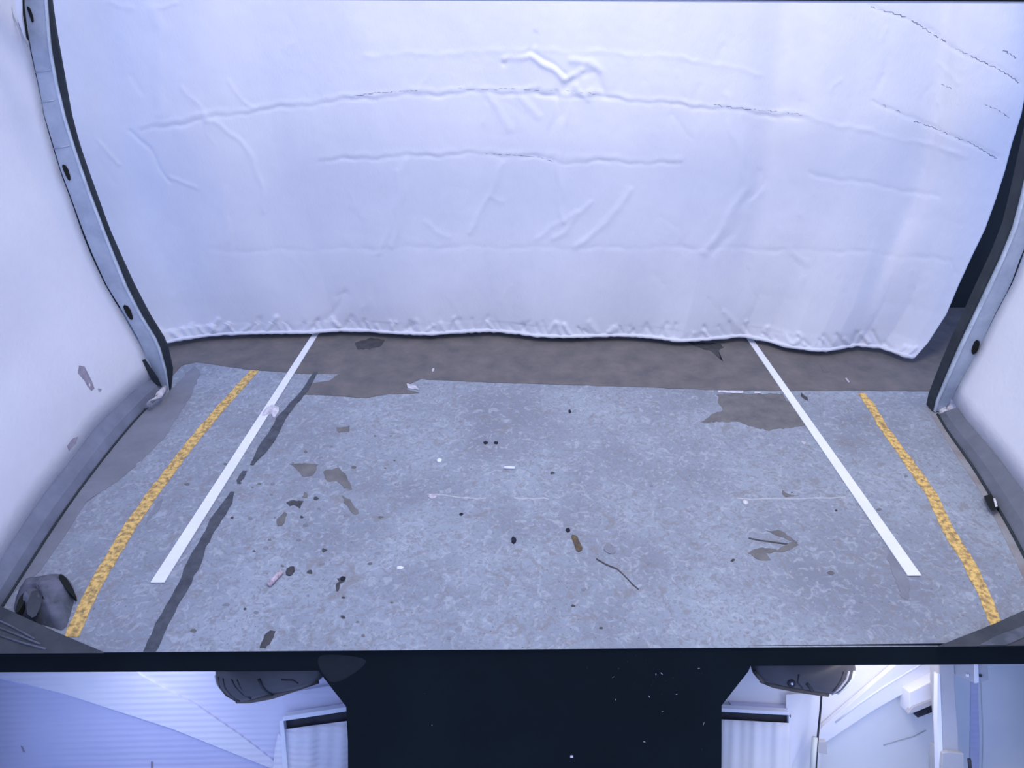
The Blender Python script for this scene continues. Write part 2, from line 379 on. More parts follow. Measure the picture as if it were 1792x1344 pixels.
def rod(name, pts, r, m, parent): return tube(name, pts, r, m, parent, 8)
tube('caulk_bead', [G(289, 678, .03), G(278, 692, .06), G(266, 703, .05), G(254, 713, .012)], [.010, .014, .012, .006], 'chalk', pl, 8)['label'] = 'white crusty residue at the foot'
lump('bolt_head', 283, 689, 4, 4, .01, 'chalk', pl, 4)
bx = [(245, 632), (254, 628), (276, 660), (284, 678), (272, 672), (256, 652)]
prism('foot_bracket', [V(x, y, YL-.02) for x, y in bx], [V(x, y, YL-.012) for x, y in bx], 'darkm', pl)
lump('bolt_head', 1637, 697, 6, 8, .03, 'lip', pr, 2)
lump('caulk_lump', 1664, 718, 13, 12, .045, 'chalk', pr, 5)['label'] = 'white crusty residue at the foot'
lump('caulk_lump', 1652, 726, 7, 8, .03, 'chalk', pr, 8)

# kick rails
LRT = [(262, 659), (258, 664), (167, 748), (117, 817), (67, 880), (27, 941), (0, 983), (-60, 1090), (-140, 1260)]
LRB = [(286, 684), (251, 715), (207, 768), (142, 851), (97, 914), (60, 973), (20, 1035), (-45, 1135), (-120, 1300)]
RRT = [(1672, 714), (1678, 722), (1703, 750), (1754, 812), (1792, 862), (1840, 935), (1890, 1030), (1960, 1180)]
RRB = [(1642, 726), (1650, 747), (1694, 800), (1728, 857), (1761, 911), (1792, 970), (1830, 1045), (1880, 1160)]
def resample(pts, n):
    L = [0]
    for a, b in zip(pts, pts[1:]): L.append(L[-1]+math.hypot(b[0]-a[0], b[1]-a[1]))
    xs = np.interp(np.linspace(0, L[-1], n), L, [p[0] for p in pts]); ys = np.interp(np.linspace(0, L[-1], n), L, [p[1] for p in pts])
    for _ in range(3):
        xs[1:-1] = (xs[:-2]+2*xs[1:-1]+xs[2:])/4; ys[1:-1] = (ys[:-2]+2*ys[1:-1]+ys[2:])/4
    return list(zip(xs, ys))
RZ = .075
def rail(name, T, B, side, label, m):
    n = 40; t = [G(x, y, RZ) for x, y in resample(T, n)]; b = [G(x, y, 0) for x, y in resample(B, n)]
    vs, fs = [], []
    for i in range(n):
        p, q = b[i], t[i].copy()
        q2 = q + Vector((side*.05, 0, 0)); p2 = Vector((q2.x, p.y, 0))
        mid = p.lerp(q, .5) - Vector((side*.008, 0, 0))
        vs += [p, mid, q, q2, p2]
    for i in range(n-1):
        for k in range(5): fs.append([i*5+k, i*5+(k+1) % 5, (i+1)*5+(k+1) % 5, (i+1)*5+k])
    fs += [[0, 1, 2, 3, 4], [len(vs)-5+k for k in range(5)]]
    o = obj(name, vs, fs, m); tag(o, label, kind='structure'); return o, t
rl, tl = rail('baseboard_left', LRT, LRB, -1, 'dark slate kick rail along the foot of the left wall', 'rail')
rr, tr = rail('baseboard_right', RRT, RRB, 1, 'dark slate kick rail along the foot of the right wall', 'railr')
tube('sealant_bead', [G(x, y, 0)+Vector((.004, 0, .003)) for x, y in resample(LRB, 20)], .004, 'darkm', rl, 6)
tube('sealant_bead', [G(x, y, 0)+Vector((-.004, 0, .003)) for x, y in resample(RRB, 20)], .005, 'darkm', rr, 6)
cl = [(1722, 868), (1734, 864), (1740, 872), (1748, 888), (1738, 894), (1728, 884)]
prism('rail_clip', [G(x, y, .03) for x, y in cl], [G(x, y, 0.001) for x, y in cl], 'hole', rr)
prism('rail_clip_pin', [G(x, y, .034) for x, y in ((1738, 872), (1742, 872), (1746, 886), (1742, 887))], [G(x, y, .031) for x, y in ((1738, 872), (1742, 872), (1746, 886), (1742, 887))], 'chalk', rr)
def wall(name, top, EDGE, Y, side, label):
    # profile of the bowed edge: height -> sideways offset, measured at the post
    y0 = 655 if side < 0 else 705
    base = V(lerp(EDGE, y0), y0, Y); prof = []
    for y in np.linspace(y0, -400, 40):
        p = V(lerp(EDGE, y), y, Y); prof.append((p.x-base.x, p.z-base.z))
    pts = [t.copy() for t in top]
    # start exactly at the post
    start = Vector((V(lerp(EDGE, y0), y0, Y).x, Y-.001, RZ))
    pts[0] = start; pts[1] = pts[1].lerp(start, .5)
    end = pts[-1] + (pts[-1]-pts[-4]).normalized()*1.6; pts.append(end)
    vs, fs = [], []; n = len(pts); K = len(prof); th = .03*side
    for layer in (0, 1):
        for p in pts:
            for j, (dx, dz) in enumerate(prof):
                nb = .004*mnoise.noise(Vector((p.x*2, p.y*4, dz*4+layer)))
                vs.append(Vector((p.x+dx+side*.004+layer*th+nb, p.y, p.z-.005+dz+(base.z-RZ)*0)))
    for layer in (0, 1):
        o_ = layer*n*K
        for i in range(n-1):
            for j in range(K-1): fs.append([o_+i*K+j, o_+i*K+j+1, o_+(i+1)*K+j+1, o_+(i+1)*K+j])
    N = n*K
    for i in range(n-1):
        fs.append([i*K, (i+1)*K, N+(i+1)*K, N+i*K]); fs.append([i*K+K-1, (i+1)*K+K-1, N+(i+1)*K+K-1, N+i*K+K-1])
    for j in range(K-1):
        fs.append([j, j+1, N+j+1, N+j]); q = (n-1)*K; fs.append([q+j, q+j+1, N+q+j+1, N+q+j])
    o = obj(name, vs, fs, 'wall', None, True); tag(o, label, kind='structure'); return o
wL = wall('wall_left', tl, LO, YL, -1, 'white textured wall panel on the left with a brown scuff')
wR = wall('wall_right', tr, RO, YR, 1, 'white textured wall panel on the right')
backv = [Vector((X0, 3.62, -.0)), Vector((X1, 3.62, 0)), Vector((X1, 3.62, 3.3)), Vector((X0, 3.62, 3.3))]
wb = prism('wall_back', backv, [v+Vector((0, .05, 0)) for v in backv], 'back'); tag(wb, 'dark wall showing in the gap beside and under the curtain', kind='structure')

# ------------------------------------------------------------------ curtain
hem = [(285, 603), (310, 597), (330, 593), (365, 588), (400, 585), (450, 583), (550, 582), (600, 578), (660, 580), (700, 583), (755, 585), (800, 582), (860, 579), (900, 582), (940, 588), (1000, 590), (1050, 588), (1090, 587), (1140, 590), (1192, 597), (1240, 594), (1300, 588), (1340, 595), (1380, 607), (1420, 613), (1450, 613), (1500, 604), (1540, 608), (1580, 622), (1600, 627)]
hx = [p[0] for p in hem]; hy = [p[1] for p in hem]
CE = [(-400, 1850), (-100, 1835), (0, 1822), (100, 1806), (200, 1787), (250, 1771), (300, 1758), (350, 1742), (400, 1724), (450, 1700), (500, 1677), (550, 1656), (600, 1624), (627, 1600)]
NU, NV = 620, 300
HZ = .035
def hemY(px):
    y = np.interp(px, hx, hy); a = PITCH + math.atan((y-H/2)/F); return (CAMZ-HZ)/math.tan(a)
# strokes: polyline, half width px, depth (m; + is a ridge towards the viewer)
S = []
def st(pts, w_, d_): S.append((pts, w_, d_))
st([(250, 222), (330, 203), (430, 190), (520, 178), (640, 165), (730, 158), (850, 155), (960, 156), (1060, 165), (1150, 175), (1275, 186), (1400, 200), (1450, 214), (1600, 248), (1690, 272)], 4, .004)
st([(250, 229), (430, 197), (640, 172), (850, 162), (1060, 172), (1275, 193), (1400, 208)], 3, -.005)
st([(560, 283), (640, 277), (810, 270), (900, 272), (950, 277), (980, 285), (1060, 283), (1192, 288)], 3, -.005)
st([(560, 276), (640, 270), (810, 264), (950, 270), (1060, 276), (1192, 281)], 5, .003)
st([(1420, 305), (1543, 326), (1640, 345)], 4, -.0035)
st([(380, 440), (600, 436), (800, 432), (1000, 434), (1192, 433), (1500, 440), (1650, 455)], 4, -.0025)
st([(640, 97), (700, 95), (840, 92), (880, 86), (1060, 92), (1200, 102), (1330, 130)], 4, .003)
st([(1523, 12), (1587, 30), (1667, 82), (1758, 127), (1785, 146)], 3, -.004)
st([(1527, 180), (1570, 195), (1627, 221), (1700, 251), (1744, 278)], 3, -.004)
# centre bunch
for p_, a, b in (([(885, 102), (905, 97), (930, 98), (945, 112), (970, 124), (985, 135), (1005, 130), (1015, 122)], 5, .014),
                 ([(935, 62), (937, 80), (930, 90)], 4, -.006), ([(880, 108), (900, 97), (930, 94), (960, 110), (990, 130)], 4, -.010),
                 ([(1000, 104), (1030, 108), (1045, 125)], 6, .009), ([(990, 155), (1000, 140), (1010, 125), (1040, 130), (1060, 165)], 6, -.008),
                 ([(1010, 150), (1020, 165), (1030, 172), (1035, 160)], 5, .008), ([(850, 160), (870, 190), (895, 225)], 6, .005), ([(910, 165), (925, 190), (940, 205)], 6, .005),
                 ([(975, 160), (978, 200), (960, 240), (950, 272)], 5, -.005), ([(995, 165), (990, 210), (980, 260), (978, 285), (980, 350), (985, 385)], 4, .005),
                 ([(945, 158), (942, 168), (975, 170), (978, 160)], 3, -.006)): st(p_, a, b)
# crease lines lower
for p_, a, b in (([(710, 285), (703, 330), (700, 370), (688, 430)], 5, .007), ([(697, 300), (692, 360), (672, 425), (665, 440)], 4, .005),
                 ([(880, 285), (865, 320), (845, 365), (820, 410)], 4, .0055), ([(1100, 330), (1085, 365), (1060, 390), (1030, 415), (1010, 430)], 5, .006),
                 ([(1035, 355), (1005, 380), (985, 405), (970, 418)], 4, .005), ([(1010, 370), (960, 400), (940, 420)], 4, .004),
                 ([(230, 230), (260, 262), (298, 318)], 3, -.005), ([(300, 310), (320, 316), (342, 330)], 3, .004),
                 ([(360, 210), (390, 222), (420, 245), (445, 280), (458, 330), (463, 370)], 4, .005), ([(390, 330), (395, 380), (400, 420)], 5, .004),
                 ([(170, 245), (190, 270), (210, 285)], 3, .004), ([(320, 150), (350, 190), (370, 225)], 4, .003), ([(400, 140), (425, 175), (445, 190)], 3, .003),
                 ([(1275, 170), (1282, 230), (1300, 290), (1305, 330), (1270, 390), (1235, 440)], 6, .006), ([(1330, 300), (1310, 350), (1280, 410), (1250, 440)], 7, -.005),
                 ([(270, 20), (280, 60), (275, 120), (280, 200)], 10, .006), ([(190, 0), (235, 16)], 4, .003), ([(280, 14), (310, 4)], 3, .004),
                 ([(552, 575), (570, 558), (590, 538), (607, 515)], 5, -.005), ([(1308, 588), (1290, 568), (1265, 548)], 4, .004),
                 ([(605, 515), (590, 520)], 3, -.003), ([(745, 390), (765, 405), (785, 415)], 4, .003), ([(860, 345), (880, 350)], 4, .003)): st(p_, a, b)
for k in range(96):     # gathers along the hem
    x = 300+k*13.6+random.uniform(-7, 7); y = float(np.interp(x, hx, hy)); L = random.uniform(12, 26); sl = random.choice((-1, 1, 1))*random.uniform(4, 14)
    st([(x, y-4), (x-sl*.5, y-L*.6), (x-sl, y-L)], random.uniform(2.2, 4.2), random.choice((-1, 1))*random.uniform(.005, .012))
for k in range(60):     # small random creases
    x = random.uniform(140, 1700); y = random.uniform(10, 540); a = random.uniform(.6, 2.4); L = random.uniform(15, 55)
    st([(x, y), (x+math.cos(a)*L*.5+random.uniform(-4, 4), y+math.sin(a)*L*.5), (x+math.cos(a)*L, y+math.sin(a)*L)], random.uniform(3, 6), random.choice((-1, 1))*random.uniform(.001, .0028))
vv = np.linspace(0, 1, NV); uu = np.linspace(0, 1, NU)
# denser rows inside the picture
PY = np.zeros((NV, NU)); PX = np.zeros((NV, NU))
for i, v in enumerate(vv):
    f = v*.86 if v < .93 else .80+(v-.93)/.07*.2
    f = v
    rowy = lambda hy_: -420+(hy_+420)*(v**.62)
    for _ in (0,):
        # left and right edge positions need the row height; iterate once
        yL = -420+(603+420)*(v**.62); yR = -420+(627+420)*(v**.62)
        xl = lerp(LI, yL)-14 if v < .97 else lerp(LI, yL)-8; xr = lerp(CE, yR)
        xs = xl+(xr-xl)*uu
        s = (xs-xl)/(xr-xl); hemx = 291+(1600-291)*s
        hh = np.interp(hemx, hx, hy)
        arc = -26*math.sin(math.pi*min(1, v**1.1))*np.sin(np.pi*s)**1.0*0
        PY[i] = -420+(hh+420)*(v**.62)+arc; PX[i] = xs
def dist_poly(X, Y, pts):
    d = np.full(X.shape, 1e9)
    L = [0]
    for (ax, ay), (bx_, by_) in zip(pts, pts[1:]):
        vx, vy = bx_-ax, by_-ay; q = np.clip(((X-ax)*vx+(Y-ay)*vy)/(vx*vx+vy*vy+1e-9), 0, 1)
        d = np.minimum(d, np.hypot(X-(ax+q*vx), Y-(ay+q*vy)))
    return d
D = np.zeros((NV, NU))
for pts, w_, d_ in S:
    x0 = min(p[0] for p in pts)-4*w_; x1 = max(p[0] for p in pts)+4*w_; y0 = min(p[1] for p in pts)-4*w_; y1 = max(p[1] for p in pts)+4*w_
    msk = (PX > x0) & (PX < x1) & (PY > y0) & (PY < y1)
    k_ = .9 if y0 > 560 else .52
    if x1-x0 > 260: k_ = .72*(.42+.75*np.abs(np.sin(PX[msk]*.011+PX[msk]**1.5*.0009+y0))*(.6+.4*np.sin(PX[msk]*.043)))
    elif y0 <= 560: k_ = .68
    if msk.any(): D[msk] += d_*k_*np.exp(-(dist_poly(PX[msk]+2.5*np.sin(PY[msk]*.09), PY[msk]+2.2*np.sin(PX[msk]*.055)+1.2*np.sin(PX[msk]*.17), pts)/(w_*1.15))**2)
# broad hanging folds (pixel centre along the hem, width, depth)
Sx = (PX-PX[:, :1])/(PX[:, -1:]-PX[:, :1])
fold = np.zeros_like(D)
for c_, w_, d_ in ((.05, .03, -.010), (.13, .05, .014), (.20, .035, -.010), (.33, .06, .010), (.45, .05, -.008), (.62, .05, .009), (.745, .022, -.022), (.79, .03, .016), (.97, .03, .02)):
    fold += 1.5*d_*np.exp(-((Sx-c_)/w_)**2)
vv2 = vv[:, None]
Sw = Sx + .004*np.sin(vv2*9)
fold += -.042*np.exp(-((Sw-.918)/.05)**2)/(1+np.exp(np.clip((Sw-.918)/.0045, -30, 30)))+.010*np.exp(-((Sw-.940)/.02)**2)
fold *= np.clip(1.15-.75*vv2**3, .3, 1.2)
rough = np.zeros_like(D)
for i in range(0, NV):
    for j in range(0, NU):
        x, y = PX[i, j], PY[i, j]
        rough[i, j] = .0055*mnoise.noise(Vector((x/110, y/150, 1)))+.0022*mnoise.noise(Vector((x/38, y/60, 5)))+.0007*mnoise.noise(Vector((x/13, y/16, 9)))
hemline = 291+(1600-291)*Sx[0]
Yhem = np.array([hemY(h) for h in hemline]); 
ker = np.hanning(161); ker /= ker.sum(); pad = np.pad(Yhem, 80, mode='edge'); Ysm = np.convolve(pad, ker, 'valid')
q = (vv**5)[:, None]
YY = Ysm[None, :]*(1-q)+Yhem[None, :]*q
# the cloth leans slightly: bulges forward at mid height
YY = YY - D - fold*(1-vv2**8*.9) - rough*(1-vv2**10*.7)
rx = (PX-W/2)/F; rd = (PY-H/2)/F
ry = math.cos(PITCH)-rd*math.sin(PITCH); rz = -math.sin(PITCH)-rd*math.cos(PITCH)
t = YY/ry
VX = rx*t; VZ = CAMZ+rz*t
verts = np.stack([VX, YY, VZ], -1).reshape(-1, 3)
idx = np.arange(NV*NU).reshape(NV, NU)
faces = np.stack([idx[:-1, :-1], idx[1:, :-1], idx[1:, 1:], idx[:-1, 1:]], -1).reshape(-1, 4).tolist()
cur = empty('curtain', (0, 3.2, 0))
tag(cur, 'large creased white cloth curtain hanging across the back almost to the floor', 'curtain')
sheet = obj('cloth_sheet', verts.tolist(), faces, 'cloth', cur, True, False)
so = sheet.modifiers.new('solid', 'SOLIDIFY'); so.thickness = .003; so.offset = 0
# hem: rolled edge
hp = [Vector(verts[(NV-1)*NU+j]) for j in range(0, NU, 3)]
hemo = tube('hem',  [p+Vector((0, -.002+.003*mnoise.noise(p*40), .004+.003*mnoise.noise(p*55))) for p in hp], [.0095+.004*mnoise.noise(p*70) for p in hp], 'cloth', sheet, 8)
# dark stitches on the right seams
def surf(px, py):
    i = int(np.argmin(np.abs(PY[:, int(NU*.9)]-py))); i = min(max(i, 1), NV-2); j = int(np.argmin(np.abs(PX[i]-px)))
    i = int(np.argmin(np.abs(PY[:, j]-py))); j = int(np.argmin(np.abs(PX[i]-px))); return Vector(verts[i*NU+j])
def stitches(pts, n, prob, r=.0022):
    L = resample(pts, n*2+1); P_ = []; R_ = []; on = 1
    for k, a in enumerate(L):
        if k % 2 == 0: on = 1 if random.random() < prob else .12
        P_.append(surf(*a)+Vector((0, -.0015, 0))); R_.append(r*on*random.uniform(.35, .75))
    Q = [P_[0]]; S_ = [R_[0]]
    for p, q_ in zip(P_[1:], R_[1:]):
        if (p-Q[-1]).length > .0035: Q.append(p); S_.append(q_)
    return tube('seam_stitching', Q, S_, 'stitch', cur, 6)
stitches([(1523, 12), (1587, 30), (1625, 55), (1667, 82), (1758, 127), (1783, 145)], 60, .75, .0022)
stitches([(1600, 212), (1627, 221), (1700, 251), (1744, 278)], 40, .8, .0022)
stitches([(1755, 88), (1768, 94), (1778, 102)], 8, .9, .002)
stitches([(1722, 182), (1745, 192), (1765, 205)], 14, .6, .002)
stitches([(1648, 148), (1664, 154)], 4, .9, .002)
stitches([(1540, 182), (1580, 198)], 14, .35, .0015)
stitches([(1250, 184), (1300, 190), (1340, 193), (1405, 201)], 40, .55, .0016)
stitches([(850, 268), (900, 272), (945, 275), (972, 285)], 30, .6, .0014)
stitches([(610, 170), (660, 162), (730, 158)], 34, .6, .0016)
stitches([(800, 155), (900, 156), (985, 158), (1050, 165)], 60, .35, .0014)

# loose sheet edge beside the left post at the top
fp = [(18, -60), (20, 0), (30, 32), (46, 76), (38, 30), (38, -60)]
lo = prism('loose_sheet_edge', [V(x, y, YL-.03) for x, y in fp], [V(x, y, YL-.022) for x, y in fp], 'bright', wL)
tube('sheet_seam', [V(16, -40, YL-.045), V(18, 0, YL-.045), V(22, 25, YL-.045), V(36, 56, YL-.045), V(50, 82, YL-.045)], .0022, 'grey', wL, 6)
dk = [(38, -60), (43, -60), (43, 20), (50, 72), (46, 66), (40, 25)]
prism('dark_gap', [V(x, y, YL-.034) for x, y in dk], [V(x, y, YL-.03) for x, y in dk], 'hole', wL)
# scuffs on the left wall: drawn on the inside face
def wallpt(px, py):
    r = ray(px, py).normalized(); dg = bpy.context.evaluated_depsgraph_get()
    ok, loc, nor, idx_ = wL.ray_cast(CAM, r)
    return (loc - r*.002) if ok else None
bpy.context.view_layer.update()
for poly in ([(138, 640), (148, 642), (156, 655), (166, 680), (160, 684), (148, 668), (136, 652)], [(118, 780), (128, 768), (136, 764), (132, 776), (122, 790)], [(172, 680), (177, 680), (177, 685), (172, 685)]):
    pp = [wallpt(*p) for p in ragged(poly, 1.0, 9)]
    if all(p is not None for p in pp): prism('scuff_mark', pp, [p+Vector((-.004, .001, 0)) for p in pp], 'scuff', wL)

# dark beam across the top of the view
bpts = [(-60, -6.5), (1900, 3.6), (1900, -38), (-60, -46)]
bm_ = prism('trim_1', [V(x, y, 2.55) for x, y in bpts], [V(x, y, 2.55)+Vector((0, .03, 0)) for x, y in bpts], 'console'); tag(bm_, 'thin dark bar along the top right edge of the view', kind='structure')
bp2 = [(-60, -7), (1900, 3.6), (1900, 7), (-60, -3)]
eb = prism('bright_edge', [V(x, y, 2.56) for x, y in bp2], [V(x, y, 2.57) for x, y in bp2], 'bright', bm_)

# ------------------------------------------------------------------ things on the floor near the viewer
bl = [(-60, 1030), (0, 1060), (60, 1088), (115, 1113), (182, 1141), (182, 1143), (-60, 1144)]
b1 = prism('rubber_bumper', [G(x, y, .05) for x, y in bl], [G(x, y, 0) for x, y in bl], 'bumper', None, .004)
tag(b1, 'dark rubber bumper corner on the floor at the lower left', 'bumper')
bpx = [(1640, 1131), (1741, 1091), (1792, 1068), (1850, 1040), (1850, 1129), (1640, 1132)]
b2 = prism('rubber_bumper', [G(x, y, .05) for x, y in bpx], [G(x, y, 0) for x, y in bpx], 'bumper', None, .004)
tag(b2, 'dark rubber bumper corner on the floor at the lower right', 'bumper')
gv = [(1715, 1128), (1745, 1112), (1800, 1092), (1800, 1112), (1760, 1129)]
prism('pale_stripe', [G(x, y, .052) for x, y in gv], [G(x, y, .05) for x, y in gv], 'tarp', b2)
for k in range(3):
    tube('ridge', [G(-20+k*6, 1078+k*16, .051), G(20+k*8, 1096+k*14, .052), G(60+k*10, 1118+k*9, .051)], .003, 'tarp', b1, 6)
# crumpled sheet
crp = smooth_poly([(22, 1075), (30, 1035), (48, 1012), (75, 1008), (104, 1003), (122, 1014), (133, 1036), (126, 1068), (114, 1106), (90, 1098), (50, 1088)], 1)
cs = empty('crumpled_sheet', G(75, 1060)); tag(cs, 'crumpled grey sheet with dark folds lying by the left kick rail', 'sheet')
n = len(crp); cx, cy = 78, 1055; vs, fs = [], []; R = 10
for k in range(R):
    f = 1-k/R
    for (x, y) in crp:
        p = G(cx+(x-cx)*f, cy+(y-cy)*f, 0); a = math.atan2(y-cy, x-cx)
        p.z = .055*(1-f**2.2)+.020*mnoise.noise(Vector((math.cos(a)*2.2, math.sin(a)*2.2, f*3)))*(1-f)*2.4
        p.z = max(p.z, .0005); vs.append(p)
top = G(cx, cy, 0); top.z = .05; vs.append(top)
for k in range(R-1):
    for i in range(n): fs.append([k*n+i, k*n+(i+1) % n, (k+1)*n+(i+1) % n, (k+1)*n+i])
for i in range(n): fs.append([(R-1)*n+i, (R-1)*n+(i+1) % n, R*n])
obj('sheet_body', vs, fs, 'tarp', cs, True)
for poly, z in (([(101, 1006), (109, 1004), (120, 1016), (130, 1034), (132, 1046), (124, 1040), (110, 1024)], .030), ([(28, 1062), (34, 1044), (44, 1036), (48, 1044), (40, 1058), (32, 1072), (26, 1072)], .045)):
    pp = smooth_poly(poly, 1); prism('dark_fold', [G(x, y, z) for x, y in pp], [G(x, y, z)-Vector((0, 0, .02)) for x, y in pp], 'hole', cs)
pp = smooth_poly([(44, 1072), (52, 1040), (66, 1020), (76, 1030), (72, 1060), (60, 1084)], 1)
prism('green_fold', [G(x, y, .056) for x, y in pp], [G(x, y, .03) for x, y in pp], 'bumper', cs)

deb = [
 ('white_pellet', 769, 806, 4.5, 3.5, .006, 'bright', 'tiny round white pellet on the concrete, left of the floor centre', 'pellet'),
 ('dark_pebble', 850, 775, 4, 2.6, .004, 'peb', 'dark pebble, left one of a close pair on the concrete', 'pebble'),
 ('dark_pebble', 868, 775, 4, 2.6, .004, 'peb', 'dark pebble, right one of a close pair on the concrete', 'pebble'),
 ('dark_pebble', 899, 946, 4, 6, .006, 'peb', 'black elongated pebble alone in the middle of the floor', 'pebble'),
 ('dark_pebble', 994, 928, 4, 4, .005, 'peb', 'dark pebble just above the brown bow-shaped leaf', 'pebble'),
 ('dark_pebble', 997, 720, 2.5, 3, .004, 'peb', 'tiny dark pebble on the pale floor below the dark strip', 'pebble'),
 ('dark_pebble', 807, 900, 3.5, 2.5, .004, 'peb', 'tiny dark pebble below the pale scratch across the floor', 'pebble'),
 ('dark_pebble', 600, 1013, 5, 4, .006, 'peb', 'dark pebble on the black stain at the lower left of the floor', 'pebble'),
 ('dark_pebble', 508, 1000, 8, 8, .008, 'stain', 'grey-brown pebble touching the pinkish stub on the left', 'pebble'),
 ('white_chip', 757, 869, 7, 4, .005, 'chalk', 'small white chip at the left end of the pale scratch', 'chip'),
 ('white_chip', 1304, 879, 5, 4, .005, 'chalk', 'small white chip at the left end of the right-hand scratch', 'chip'),
 ('white_chip', 1406, 775, 4, 3, .005, 'chalk', 'small white chip between the dark patch and the right white line', 'chip'),
 ('white_chip', 700, 994, 6, 3, .005, 'bright', 'small white chip on the lower left half of the floor', 'chip'),
 ('white_chip', 758, 648, 2.5, 3, .004, 'chalk', 'tiny pale chip on the dark strip near the curtain centre', 'chip'),
]
for i, (nm, x, y, a, b, h, m_, lab, cat) in enumerate(deb):
    zz = .002 if y < 660 else 0
    o = lump(nm, x, y, a, b, h, m_, None, i+1, zz); tag(o, lab, cat)
def stick(nm, a, b, r, m_, lab, cat, z0=0):
    A, B = G(*a), G(*b); A.z = B.z = r+z0; tag(tube(nm, [A, A.lerp(B, .5), B], r, m_, None, 10), lab, cat)
stick('paper_stub', (882, 820), (901, 821), .0055, 'bright', 'short white paper stub lying crosswise near the floor centre', 'stub')
stick('pinkish_stub', (471, 1027), (493, 1004), .008, 'pink', 'pinkish white stub lying beside the grey-brown pebble', 'stub')
stick('paper_strip', (1480, 664), (1485, 671), .004, 'chalk', 'tiny white strip on the dark floor by the top of the right yellow line', 'strip', .002)
def leaf(nm, poly, m_, lab, cat, h=.006):
    pp = smooth_poly(poly, 1); k = len(pp); c_ = (sum(p[0] for p in pp)/k, sum(p[1] for p in pp)/k)
    vs = [G(*p)+Vector((0, 0, .001+h*random.random()*.6)) for p in pp] + [G(c_[0]+(p[0]-c_[0])*.5, c_[1]+(p[1]-c_[1])*.5)+Vector((0, 0, h*random.uniform(.6, 1))) for p in pp] + [G(*c_)+Vector((0, 0, h*.7))] + [G(*p)+Vector((0, 0, .0002)) for p in pp]
    fs = [[i, (i+1) % k, k+(i+1) % k, k+i] for i in range(k)] + [[k+i, k+(i+1) % k, 2*k] for i in range(k)] + [[i, (i+1) % k, 2*k+1+(i+1) % k, 2*k+1+i] for i in range(k)] + [[2*k+1+i for i in range(k)]]
    tag(obj(nm, vs, fs, m_), lab, cat)
leaf('dry_leaf', [(998, 936), (1010, 938), (1013, 948), (1021, 962), (1010, 968), (1004, 952)], 'leaf', 'brown bow-shaped dry leaf right of the floor centre', 'leaf')
leaf('dry_leaf', [(1054, 960), (1064, 950), (1074, 956), (1077, 970), (1064, 970)], 'haze', 'grey-brown rounded leaf scrap right of the bow-shaped leaf', 'leaf')
leaf('paper_scrap', [(456, 729), (466, 716), (474, 710), (488, 712), (489, 722), (480, 734), (474, 724), (464, 730)], 'chalk', 'crumpled white paper scrap between the left white line and the dark joint', 'paper scrap', .015)

# ------------------------------------------------------------------ console below the floor edge
D0 = (G(896, 1137) - CAM).dot(FWD)
def Pc(px, py, th=0): return P(px, py, D0) + FWD*th
lop = [(-120, 1180), (380, 1178), (555, 1177), (604, 1240), (607, 1300), (608, 1460), (-120, 1460)]
rop = [(1316, 1168.5), (1500, 1167), (1900, 1164), (1900, 1460), (1264, 1460), (1265, 1300), (1265, 1238), (1312, 1178)]
outer = [(-500, 1145.5), (2300, 1125.2), (2300, 1600), (-500, 1600)]
def plate_with_holes(name, outer, holes, th, m):
    bm = bmesh.new()
    def loop(pts, t): 
        vs = [bm.verts.new(P(x, y, D0)+FWD*t) for x, y in pts]; return vs, [bm.edges.new((vs[i], vs[(i+1) % len(vs)])) for i in range(len(vs))]
    loops = [loop(outer, .012)] + [loop(h, .012) for h in holes]
    bmesh.ops.triangle_fill(bm, edges=[e for l in loops for e in l[1]], use_beauty=True)
    g = bmesh.ops.extrude_face_region(bm, geom=list(bm.faces)); bmesh.ops.translate(bm, verts=[v for v in g['geom'] if isinstance(v, bmesh.types.BMVert)], vec=FWD*th)
    bmesh.ops.recalc_face_normals(bm, faces=bm.faces)
    me = bpy.data.meshes.new(name); bm.to_mesh(me); bm.free(); me.materials.append(M[m]); o = bpy.data.objects.new(name, me); C.objects.link(o); return o
con = plate_with_holes('black_panel', outer, [lop, rop], .035, 'console')
tag(con, 'dusty black panel below the floor edge framing the two lower side views', 'panel')
# dust specks and smudges on it
for k in range(34):
    x, y = (random.gauss(1130, 45), random.gauss(1190, 32)) if k > 8 else (random.uniform(640, 1240), random.uniform(1150, 1335))
    if not (620 < x < 1250 and 1142 < y < 1340): continue
    a = random.uniform(0, 3.1); L = random.uniform(1, 3.5)
    slab('dust_speck', [(x-L*math.cos(a), y-L*math.sin(a)), (x+.7, y-.7), (x+L*math.cos(a), y+L*math.sin(a)), (x-.7, y+.7)], D0+.0112, .0006, 'scuff' if k % 3 == 0 else 'smudge', con)
slab('dust_speck', [(998, 1322), (1003, 1322), (1003, 1326), (998, 1326)], D0+.0112, .0006, 'chalk', con)
slab('smudge', smooth_poly([(560, 1143), (640, 1150), (640, 1165), (585, 1200), (565, 1180), (555, 1160)], 2), D0+.0114, .0004, 'smudge', con)

